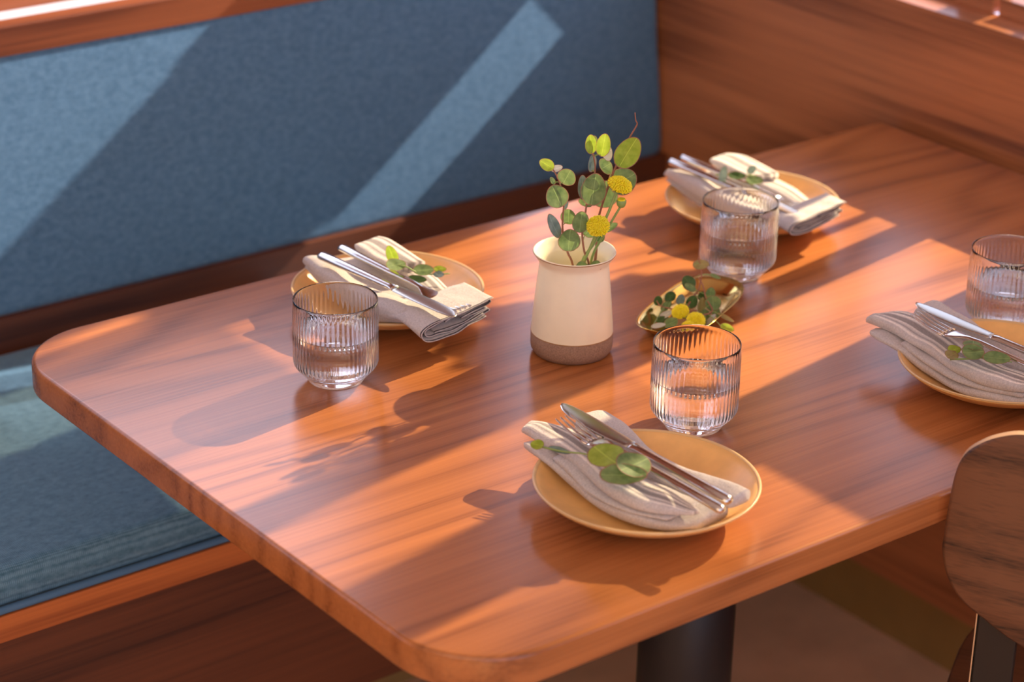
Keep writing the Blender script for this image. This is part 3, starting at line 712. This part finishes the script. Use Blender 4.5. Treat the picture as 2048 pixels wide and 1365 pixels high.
def napkin_front(c, label, s=1.0, dx=0.0, dy=0.0, seed=0.0):
    k = Cloth()
    f = lambda st: [((a[0])*s+dx, a[1]*s+dy, a[2]*s+dx, a[3]*s+dy, a[4], a[5], a[6]) for a in st]
    # lower fold, sticking out at the tip and along the left
    k.layer(f([(-0.050, 0.108, -0.040, 0.108, 0.0305, 0.034, 0.034), (-0.056, 0.098, -0.020, 0.090, 0.0300, 0.038, 0.036), (-0.052, 0.070, 0.004, 0.062, 0.0240, 0.032, 0.032), (-0.050, 0.040, 0.012, 0.034, 0.0135, 0.026, 0.030), (-0.053, 0.0, 0.014, 0.0, 0.0115, 0.024, 0.030),
               (-0.050, -0.035, 0.020, -0.030, 0.0120, 0.025, 0.030), (-0.036, -0.060, 0.022, -0.060, 0.0130, 0.024, 0.030), (-0.012, -0.080, 0.024, -0.078, 0.0170, 0.024, 0.030)]), seed=seed, wr_=0.0014)
    # second thin fold between
    k.layer(f([(-0.048, 0.070, 0.0, 0.066, 0.0300, 0.035, 0.036), (-0.050, 0.040, 0.0, 0.036, 0.0240, 0.031, 0.034), (-0.0535, 0.0, 0.0, 0.0, 0.0225, 0.0295, 0.034), (-0.0475, -0.036, 0.004, -0.034, 0.0230, 0.0295, 0.034), (-0.032, -0.062, 0.010, -0.062, 0.0230, 0.0275, 0.032)]), seed=seed+2, wr_=0.002)
    # upper striped flap: tip upper left, bulging at the lower end
    k.layer(f([(-0.044, 0.1195, -0.030, 0.121, 0.036, 0.042, 0.045), (-0.045, 0.112, -0.012, 0.103, 0.0355, 0.047, 0.047), (-0.043, 0.085, -0.004, 0.080, 0.0345, 0.044, 0.046), (-0.043, 0.055, -0.004, 0.050, 0.0320, 0.041, 0.043), (-0.045, 0.030, -0.006, 0.026, 0.0300, 0.039, 0.041),
               (-0.050, 0.004, -0.012, 0.004, 0.0285, 0.040, 0.041), (-0.051, -0.020, -0.014, -0.020, 0.0275, 0.043, 0.042), (-0.046, -0.042, -0.012, -0.044, 0.0275, 0.041, 0.040), (-0.034, -0.060, -0.008, -0.062, 0.0280, 0.037, 0.036), (-0.014, -0.074, -0.006, -0.075, 0.0290, 0.033, 0.033)]),
            u0=0.05, u1=0.60, seed=seed+4, wr_=0.0016)
    # roll on the right
    k.layer(f([(0.010, 0.108, 0.024, 0.112, 0.034, 0.041, 0.043), (0.000, 0.098, 0.037, 0.103, 0.032, 0.045, 0.047), (-0.002, 0.078, 0.037, 0.080, 0.029, 0.044, 0.047), (-0.004, 0.045, 0.031, 0.050, 0.024, 0.040, 0.045), (-0.004, 0.010, 0.024, 0.016, 0.018, 0.038, 0.043), (0.002, -0.02, 0.027, -0.014, 0.018, 0.036, 0.043),
               (0.010, -0.050, 0.036, -0.044, 0.020, 0.034, 0.043), (0.020, -0.078, 0.046, -0.076, 0.0255, 0.034, 0.041), (0.022, -0.082, 0.0465, -0.080, 0.0265, 0.034, 0.040)]), u0=0.56, u1=0.9, seed=seed+6, wr_=0.0020)
    return k.build(c, label)
napkin_front(C3, 'grey striped linen napkin on the nearest plate, folded to a point at its left', seed=1.0)
napkin_front(C4, 'grey striped linen napkin on the plate at the right edge', s=1.05, dx=-0.012, dy=0.0, seed=9.0)

# ------------------------------------------------------------------ plants
LAT = Vector((math.sin(yaw), -math.cos(yaw), 0)); NRM = Vector((math.cos(yaw), math.sin(yaw), 0)); UP = Vector((0, 0, 1))
def leaf(parent, c, w, l, axis, nrm, mat, curl=0.12, seed=0.0, name='leaf'):
    """rounded leaf: centre c, half sizes from w, l; axis points from stalk to tip"""
    a = Vector(axis).normalized(); nn = Vector(nrm); nn = (nn-a*nn.dot(a)).normalized(); s = a.cross(nn)
    V, F, U = [], [], []; nr, na = 5, 28
    V.append((0, 0)); U.append((0.5, 0))
    for j in range(1, nr+1):
        f = j/nr
        for i in range(na):
            t = 2*PI*i/na; y = math.cos(t); x = math.sin(t)
            x *= (1-0.16*y) ; y = y*(1+0.05*(y < -0.9))
            V.append((x*f, y*f)); U.append((0.5+0.5*x*f, f))
    out = []
    th = 0.00018
    for (x, y) in V:
        b = curl*(x*x*0.8+y*y*0.5)*l*0.5 + 0.0006*noise.noise(Vector((x*2+seed, y*2, seed)))
        out.append(Vector(c)+s*(x*w*0.5)+a*(y*l*0.5)+nn*b)
    for i in range(na): F.append((0, 1+i, 1+(i+1) % na))
    for j in range(nr-1):
        for i in range(na):
            q = 1+j*na; F.append((q+i, q+na+i, q+na+(i+1) % na, q+(i+1) % na))
    o = obj(name, out, F, mat, parent, True, U)
    return o
def petiole_pts(p, q): 
    p, q = Vector(p), Vector(q); return [p, (p+q)/2+Vector((0, 0, 0.001)), q]
rnd = random.Random(5)
def vp(lat, z, dep=0.0): return LAT*lat*0.001 + UP*z*0.001 + NRM*dep*0.001
def sprig(label, stem, leaves, cat='eucalyptus sprig', stem_mat='twig', base=(VX, VY, T), rad=(0.0013, 0.0006), group='eucalyptus sprigs in the vase', name='eucalyptus_sprig'):
    o = empty(name, base, label, cat, group)
    pts = [vp(*p) for p in stem]
    st = tube('stem', pts, rad, M[stem_mat], o, n=8)
    cur = catmull(pts, 8)
    for k, (lat, z, dep, w, l, ang, mt, yawn, tilt) in enumerate(leaves):
        c = vp(lat, z, dep); a = math.radians(ang)
        ax = LAT*math.sin(a)+UP*math.cos(a)
        nn = (-NRM*math.cos(yawn)+LAT*math.sin(yawn))*math.cos(tilt)+UP*math.sin(tilt)
        lf = leaf(o, c, w*0.001, l*0.001, ax, nn, M[mt], seed=k*1.3)
        a_ = ax-nn.normalized()*ax.dot(nn.normalized()); foot = c - a_.normalized()*l*0.0005
        near = min(cur, key=lambda p: (p-foot).length)
        if (near-foot).length > 0.0008:
            tube('leaf_stalk', petiole_pts(near, foot+a_.normalized()*0.001), (0.0005, 0.0004), M['stemg'], lf, n=6, per=3)
    return o
# (lateral mm, height mm, depth mm)
sprig('left eucalyptus sprig in the vase, drooping toward the bench side', [(6, 20, 0), (2, 60, -4), (-1.7, 95.9, -10), (-7, 110, -14), (-12, 128, -14), (-12.9, 143.7, -12), (-12.4, 159.2, -10), (-15.3, 174.5, -8), (-20.5, 187.1, -6), (-25.5, 194.7, -5)],
      [(-29.9, 197.1, -6, 11.5, 15.6, -60, 'leaf_y', .3, .2), (-19.7, 192.3, -3, 6.9, 11.4, 70, 'leaf_p', .2, .5), (-9.9, 185.9, -8, 18.6, 16, 25, 'leaf', -.2, .1), (-19.4, 167.7, -12, 22.1, 23.5, -25, 'leaf', .1, .2),
       (-21.5, 137.8, -14, 12.0, 26.0, -25, 'leaf_b', .6, .1), (-9.9, 156.7, -6, 3.9, 10.4, 12, 'leaf_b', .1, 0), (-7.1, 143.8, -4, 16, 15.6, 0, 'leaf', -.3, 0), (-6.1, 125.7, -20, 21.8, 22.8, 4, 'leaf', .1, .05), (-23.7, 180.9, -6, 4.9, 8.3, -30, 'leaf', .4, .2),
       (0.1, 114.3, 6, 14.7, 10.4, 80, 'leaf', 0, .4)])
sprig('middle eucalyptus sprig in the vase with two upright young leaves', [(10, 20, 0), (14, 60, -5), (14.4, 96.3, -14), (9.0, 113, -18), (6.3, 132.7, -16), (8.7, 149.4, -12), (10.2, 162.3, -8), (13, 176, -4), (17.0, 190, 0), (15.5, 203, 0), (12.5, 209, 0)],
      [(12.1, 216.9, 0, 11.4, 19.5, -3, 'leaf_y', 0, .1), (14, 215, 5, 10, 18, 8, 'leaf', .2, .1), (24.1, 217.2, -2, 14.2, 23.2, 8, 'leaf_y', -.1, .1), (27.8, 207.6, 6, 19, 10.5, 70, 'leaf_p', 0, .3), (13.8, 197.2, 2, 9.2, 18.7, 3, 'leaf_b', .5, 0), (16.0, 175.8, -12, 24.5, 32.6, 6, 'leaf', 0, .1),
       (5.4, 174.5, -4, 12.0, 25.0, -6, 'leaf_b', .5, 0), (9.0, 155.6, 4, 14, 8, 20, 'leaf', 0, .3), (4.5, 144.1, -18, 16.5, 22.0, 5, 'leaf', .1, .1), (6.9, 100.9, -26, 11.8, 11.6, 0, 'leaf', 0, .2), (20.6, 101.4, -24, 11.4, 11.0, 10, 'leaf', -.1, .2), (15.3, 127.2, 8, 18.6, 18.7, 40, 'leaf', 0, 0)])
sprig('right eucalyptus sprig in the vase with one large leaf and a thin bare tip', [(10, 20, 4), (17, 60, 6), (21.4, 105.5, 8), (19.3, 123.7, 6), (25.4, 155, 2), (33.9, 186, 0), (39.5, 201.4, 0), (49.1, 224.3, 1), (55.3, 237, 1), (54.0, 241, 1), (52.9, 249, 1)],
      [(47.8, 210.7, -3, 24.0, 34.0, 28, 'leaf_y', .1, .15), (44.8, 178.1, 6, 26.5, 28.0, 55, 'leaf', -.2, .1), (27.6, 162.2, 12, 26.5, 28.0, 5, 'leaf', .1, 0), (27.8, 193.4, 4, 17.5, 11.4, 55, 'leaf', .1, .3), (33.2, 128.7, 8, 8.0, 18.5, 62, 'leaf', .1, .4), (25, 117, 10, 9, 11, 30, 'leaf_d', .3, .1)], stem_mat='twig', rad=(0.0016, 0.0005))

def mum_head(name, parent, c, r, nrm, flat=0.62, n=260, seed=1):
    """domed button flower: packed florets"""
    nn = Vector(nrm).normalized(); s = nn.cross(Vector((0.31, 0.2, 0.9))).normalized(); t = nn.cross(s); V, F = [], []
    rg = random.Random(seed)
    # core
    b0 = len(V); nu, nv = 20, 9
    for j in range(nv):
        ph = PI*j/(nv-1)
        for i in range(nu):
            a = 2*PI*i/nu; rr = 0.80*r*math.sin(ph)
            h = math.cos(ph)*r*0.80*(flat if ph < PI/2 else 0.35)
            V.append(Vector(c)+s*rr*math.cos(a)+t*rr*math.sin(a)+nn*h)
    for j in range(nv-1):
        for i in range(nu): F.append((b0+j*nu+i, b0+(j+1)*nu+i, b0+(j+1)*nu+(i+1) % nu, b0+j*nu+(i+1) % nu))
    for k in range(n):
        f = (k+0.5)/n; ph = math.acos(1-f*1.22); a = k*2.39996+rg.uniform(-.1, .1)
        dr = s*math.sin(ph)*math.cos(a)+t*math.sin(ph)*math.sin(a)+nn*math.cos(ph)*flat
        base = Vector(c)+dr*r*0.74; tip = Vector(c)+dr*r*(1.0+rg.uniform(-.05, .05)); dd = (tip-base).normalized()
        e = dd.cross(nn+Vector((0.01, 0.02, 0))).normalized(); g = dd.cross(e); w = r*0.070
        b = len(V)
        for q, ww in ((base, w*0.8), ((base*0.3+tip*0.7), w*1.15), (tip, w*0.6)):
            for x, y in ((1, 0), (0, 1), (-1, 0), (0, -1)): V.append(q+e*x*ww+g*y*ww)
        for j in range(2):
            for i in range(4): F.append((b+j*4+i, b+j*4+(i+1) % 4, b+(j+1)*4+(i+1) % 4, b+(j+1)*4+i))
        F.append((b+8, b+9, b+10, b+11))
    return obj(name, V, F, M['yellow'], parent, smooth=False)
def flower(label, stem, r, nrm, seed, flat=0.62, base=(VX, VY, T), group='yellow button flowers in the vase'):
    o = empty('button_flower', base, label, 'flower', group)
    pts = [vp(*p) for p in stem]; tube('stem', pts, (0.0016, 0.0013), M['stemg'], o, n=8)
    c = pts[-1]; nn = Vector(nrm).normalized()
    mum_head('flower_head', o, c+nn*r*0.25, r, nn, flat, seed=seed)
    V, F = [], []; s = nn.cross(Vector((.3, .2, .9))).normalized(); t = nn.cross(s)
    for (rr, h) in ((0.0012, -0.35), (0.45*r, -0.22), (0.70*r, -0.02)):
        for i in range(16): V.append(c+s*rr*math.cos(i*PI/8)+t*rr*math.sin(i*PI/8)+nn*h*r)
    for j in range(2):
        for i in range(16): F.append((j*16+i, j*16+(i+1) % 16, (j+1)*16+(i+1) % 16, (j+1)*16+i))
    obj('calyx', V, F, M['stemg'], o)
    return o
flower('yellow button flower highest in the vase, beside the large leaf', [(2, 20, 4), (4, 60, -4), (7, 99.8, -14), (19.3, 123.7, -16), (30.8, 152.5, -14), (38, 174, -12), (40, 177.5, -12)], 0.0122, LAT*0.28-NRM*0.25+UP*0.9, 3, flat=0.55)
flower('yellow button flower lower in the vase, turned to the camera', [(4, 20, 2), (6, 60, -6), (8.5, 98.3, -16), (14.6, 118.4, -20), (20.5, 136, -22), (21.5, 140, -22)], 0.0112, -LAT*0.12-NRM*0.62+UP*0.7, 4, flat=0.62)
# the closed bud
bo = empty('flower_bud', (VX, VY, T), 'small half-open green and yellow bud right of the two flowers', 'flower bud')
tube('stem', [vp(8, 20, 6), vp(12, 60, 0), vp(17.1, 103.8, -8), vp(26.5, 126.5, -12), vp(35.5, 144.9, -12), vp(42.5, 158.5, -12)], (0.0014, 0.0011), M['stemg'], bo)
lathe('bud', [(0, -0.0010), (0.0022, -0.0006), (0.0040, 0.0015), (0.0048, 0.0042), (0.0046, 0.0066), (0.0042, 0.0070)], M['stemg'], bo, 24, loc=vp(43.0, 158.0, -12), rfun=lambda a, r, z: 0.0003*math.cos(a*10)*(r > 0.002))
lathe('petals', [(0.0042, 0.0066), (0.0036, 0.0084), (0.0020, 0.0078), (0, 0.0074)], M['yellow'], bo, 24, loc=vp(43.0, 158.0, -12))

# unseen shrub added outside: its crown is shaped to shade the table
shrub = empty('shade_shrub', (1.60, 0.60, 0), 'unseen leafy shrub in a clay pot, added outside the right window to shade the table', 'added shade plant')
lathe('pot', [(0, 0), (0.12, 0), (0.16, 0.26), (0.17, 0.27), (0.165, 0.30), (0.15, 0.30), (0.14, 0.26), (0, 0.25)], M['clay'], shrub, 48)
tube('trunk', [(0, 0, 0.25), (0.01, 0.0, 0.6), (0.0, 0.02, 0.9), (-0.03, 0.03, T+0.50)], (0.014, 0.008), M['twig'], shrub)
rgs = random.Random(12); sv, sf, su = [], [], []
for k in range(150):
    while True:
        p = Vector((rgs.uniform(-1, 1), rgs.uniform(-1, 1), rgs.uniform(-1, 1)))
        if p.length < 1: break
    c = Vector((-0.04+p.x*0.06, 0.04+p.y*0.075+p.z*0.045, T+0.585+p.z*0.11))
    a = Vector((rgs.uniform(-1, 1), rgs.uniform(-1, 1), rgs.uniform(-.3, 1))).normalized(); nn = Vector((rgs.uniform(.3, 1), rgs.uniform(-.5, .5), rgs.uniform(-.2, 1))).normalized()
    nn = (nn-a*nn.dot(a)).normalized(); t_ = a.cross(nn); b = len(sv)
    for i in range(10):
        an = 2*PI*i/10; sv.append(c+a*math.cos(an)*0.022+t_*math.sin(an)*0.015+nn*0.003*math.cos(2*an)); su.append((0.5+0.5*math.sin(an), 0.9))
    sf.append(list(range(b, b+10)))
cw = obj('foliage', sv, sf, M['leaf'], shrub, True, su)

# sprigs on the tray
def tsprig(label, stem, leaves, name='eucalyptus_sprig'):
    """positions in mm, lateral/height/depth about the tray centre; every leaf clears the brass"""
    return sprig(label, stem, leaves, base=(0.615, 0.432, T), group='cuttings lying on the brass tray', rad=(0.0011, 0.0006))
def fl(lat, z, zn): return (lat, zn, -(zn-z)/0.44)     # same line of sight, raised to height zn
tsprig('eucalyptus cutting standing up from the brass tray, dry leaf at its tip', [(-20, 9, -34), (-8, 14, -24), (2, 22, -8), (6.5, 30, -8), (9.1, 42, -4), (8.5, 50, -2), (5, 62, 0)],
       [(8.3, 55.1, -2, 10.5, 16.5, 84, 'leaf_o', 0, .5), (-4.0, 36.0, -4, 14.5, 17.0, -40, 'leaf_d', .3, .2), (-2.3, 32.2, -8, 7.5, 13.2, -60, 'leaf', .2, .3), (19.1, 26.8, -8, 10.3, 12.4, 5, 'leaf', .1, .3), (-11.4, 19.5, -10, 9.4, 12.0, 10, 'leaf_b', .1, .2),
        (0.1, 18.9, -14, 12.2, 15.0, 20, 'leaf_d', .1, .3), (24, 40.6, 2, 4.5, 12.0, 112, 'leaf', 0, .6), (11.6, 21, -4, 10.4, 11.0, 0, 'leaf_d', 0, .2)])
tsprig('eucalyptus cutting along the left half of the brass tray', [(5, 12, -22), (-10, 12, -24), (-22, 13, -20), (-32, 14, -16), (-36, 18, -12)],
       [(-22.3, 20.5, -6, 13.2, 11.5, -20, 'leaf_d', .2, .4), (-34.3, 17.4, -10, 9.4, 11.0, 0, 'leaf_d', 0, .2), (-26.3, 11.6, -10, 14, 9.0, -30, 'leaf', .2, .6), (*fl(-27.4, -2.6, 13), 6.5, 17.0, 62, 'leaf_p', 0, .6), (*fl(-35.6, -15.2, 9.5), 5.5, 15.0, 78, 'leaf_p', 0, .7), (*fl(-22.8, -12.0, 12), 11.5, 15.0, 60, 'leaf', 0, .5),
        (*fl(-30, -9, 8), 9, 15.0, 85, 'leaf_d', 0, .8)])
tsprig('eucalyptus cutting along the right half of the brass tray, heart-shaped leaf in front', [(-4, 10, -34), (8, 12, -34), (20.4, 14, -26), (14, 24, -16), (11.0, 34, -8), (6, 42, -4)],
       [(*fl(21.5, 11.0, 19), 17.2, 17.4, 172, 'leaf', 0, .3), (*fl(9.7, 9.6, 17), 8.8, 17.2, 5, 'leaf_o', .3, .1), (*fl(18.8, -6.4, 9), 5.0, 15.0, 38, 'leaf_p', 0, .5), (*fl(34.3, -16.0, 6), 8.5, 15.0, 108, 'leaf_y', 0, .7), (*fl(34.0, -4.5, 10), 4.6, 19.0, 118, 'leaf_o', 0, .5), (*fl(12.9, -1.5, 9), 12, 12.0, 0, 'leaf', 0, .6), (*fl(25, 2, 8), 10, 13, 140, 'leaf', 0, .8)])
hb = (0.615, 0.432, T)
for k, (la, z, zn, rr, nr_, lb) in enumerate(((-12.6, 1.7, 20, 0.0092, -LAT*0.25-NRM*0.3+UP*0.8, 'yellow button flower on the brass tray, the left one'), (1.6, -7.4, 16, 0.0098, LAT*0.1-NRM*0.35+UP*0.8, 'yellow button flower on the brass tray, the middle one'),
                                              (-5.0, -16.0, 12, 0.0088, -LAT*0.1-NRM*0.4+UP*0.75, 'yellow button flower on the brass tray, seen through the tumbler rim'))):
    la_, z_, dp = fl(la, z, zn)
    flower(lb, [(la_+10, 8, dp+16), (la_+5, 9, dp+9), (la_+1.5, zn-5, dp+3), (la_, zn-3, dp)], rr, nr_, 11+k, flat=0.7, base=hb, group='yellow flowers on the brass tray')

# leaf cuttings on the napkins (local to the plate centre, metres)
def cutting(c, label, stem, leaves):
    o = empty('leaf_cutting', (c[0], c[1], T), label, 'leaf cutting', 'green leaf cuttings on the napkins')
    tube('stem', [Vector(p) for p in stem], (0.0009, 0.0006), M['stemg'], o, n=8)
    for k, (x, y, z, w, l, ax, nn, mt) in enumerate(leaves):
        leaf(o, Vector((x, y, z)), w, l, ax, nn, M[mt], seed=k*2.1, curl=0.10)
    return o
cam3 = -NRM*0.5+UP*0.86
cutting(C3, 'sprig of round green leaves on the nearest napkin, across the fork', [(-0.0655, 0.063, 0.052), (-0.058, 0.045, 0.053), (-0.050, 0.02, 0.058), (-0.045, -0.006, 0.061), (-0.038, -0.02, 0.061)],
        [(-0.0685, 0.067, 0.0535, 0.011, 0.012, -LAT+NRM*.4, cam3, 'leaf_y'), (-0.0575, 0.049, 0.052, 0.007, 0.022, LAT*.9-NRM*.5, cam3, 'leaf_b'),
         (-0.0480, 0.0005, 0.0645, 0.031, 0.037, -LAT*.5+NRM*.85, cam3, 'leaf_y'), (-0.0385, -0.0265, 0.0640, 0.029, 0.034, LAT*.55+NRM*.55, cam3, 'leaf'),
         (-0.0525, -0.0300, 0.0600, 0.021, 0.040, LAT*1.0+NRM*.1, cam3, 'leaf'), (-0.0435, -0.0160, 0.0660, 0.009, 0.018, LAT*.3+NRM*.8, cam3+LAT*.5, 'leaf_d')])
cutting(C1, 'sprig of small leaves on the napkin nearest the bench, across both handles', [(-0.010, -0.020, 0.0605), (0.000, -0.032, 0.060), (0.012, -0.038, 0.052), (0.028, -0.046, 0.050), (0.040, -0.052, 0.050)],
        [(-0.002, -0.010, 0.0665, 0.012, 0.021, UP*.9-LAT*.35, -NRM, 'leaf_y'), (-0.0075, -0.0255, 0.0615, 0.017, 0.022, LAT*.8+NRM*.55, cam3, 'leaf'), (0.017, -0.039, 0.0545, 0.015, 0.021, LAT*1.0+NRM*.2, cam3, 'leaf'),
         (0.033, -0.045, 0.054, 0.008, 0.013, LAT*1.0, cam3, 'leaf_y'), (0.028, -0.050, 0.051, 0.009, 0.012, LAT*.8-NRM*.5, cam3, 'leaf_b'), (0.004, -0.046, 0.050, 0.010, 0.020, LAT*1.0-NRM*.2, cam3, 'leaf_d')])
cutting(C2, 'small sprig of leaves on the napkin in the far corner, behind the tumbler', [(-0.040, 0.020, 0.058), (-0.030, 0.008, 0.060), (-0.018, -0.002, 0.060), (-0.004, -0.006, 0.058)],
        [(-0.038, 0.010, 0.061, 0.010, 0.022, UP*.8+LAT*.1, -NRM, 'leaf_b'), (-0.026, 0.000, 0.060, 0.012, 0.020, LAT, cam3, 'leaf_d'), (-0.002, 0.002, 0.062, 0.009, 0.012, UP*.6+LAT*.6, -NRM, 'leaf_b'), (-0.012, -0.014, 0.056, 0.014, 0.020, LAT, cam3, 'leaf')])
cutting(C4, 'sprig of green leaves on the napkin at the right edge, below the fork tines', [(-0.072, 0.002, 0.046), (-0.060, -0.010, 0.048), (-0.050, -0.020, 0.050), (-0.035, -0.042, 0.050)],
        [(-0.068, 0.0035, 0.049, 0.013, 0.016, LAT*.6+NRM*.6, cam3, 'leaf_o'), (-0.060, 0.008, 0.051, 0.011, 0.014, LAT*.8+NRM*.4, cam3, 'leaf_y'), (-0.047, -0.003, 0.056, 0.020, 0.022, LAT*.2+NRM*1., cam3, 'leaf'),
         (-0.056, -0.012, 0.0545, 0.019, 0.022, LAT*1.0+NRM*.2, cam3, 'leaf'), (-0.045, -0.032, 0.053, 0.015, 0.026, LAT*1.0-NRM*.1, cam3, 'leaf')])

# ------------------------------------------------------------------ render quality hints
sd.cycles.is_caustics_light = True
for o in bpy.data.objects:
    if o.name.split('.')[0] in ('bowl', 'water'): o.cycles.is_caustics_caster = True
    if o.name.split('.')[0] in ('tabletop', 'napkin', 'dish'): o.cycles.is_caustics_receiver = True
C.cycles.use_denoising = True
C.cycles.max_bounces = 24; C.cycles.transmission_bounces = 24; C.cycles.glossy_bounces = 6; C.cycles.diffuse_bounces = 4
C.cycles.sample_clamp_indirect = 12
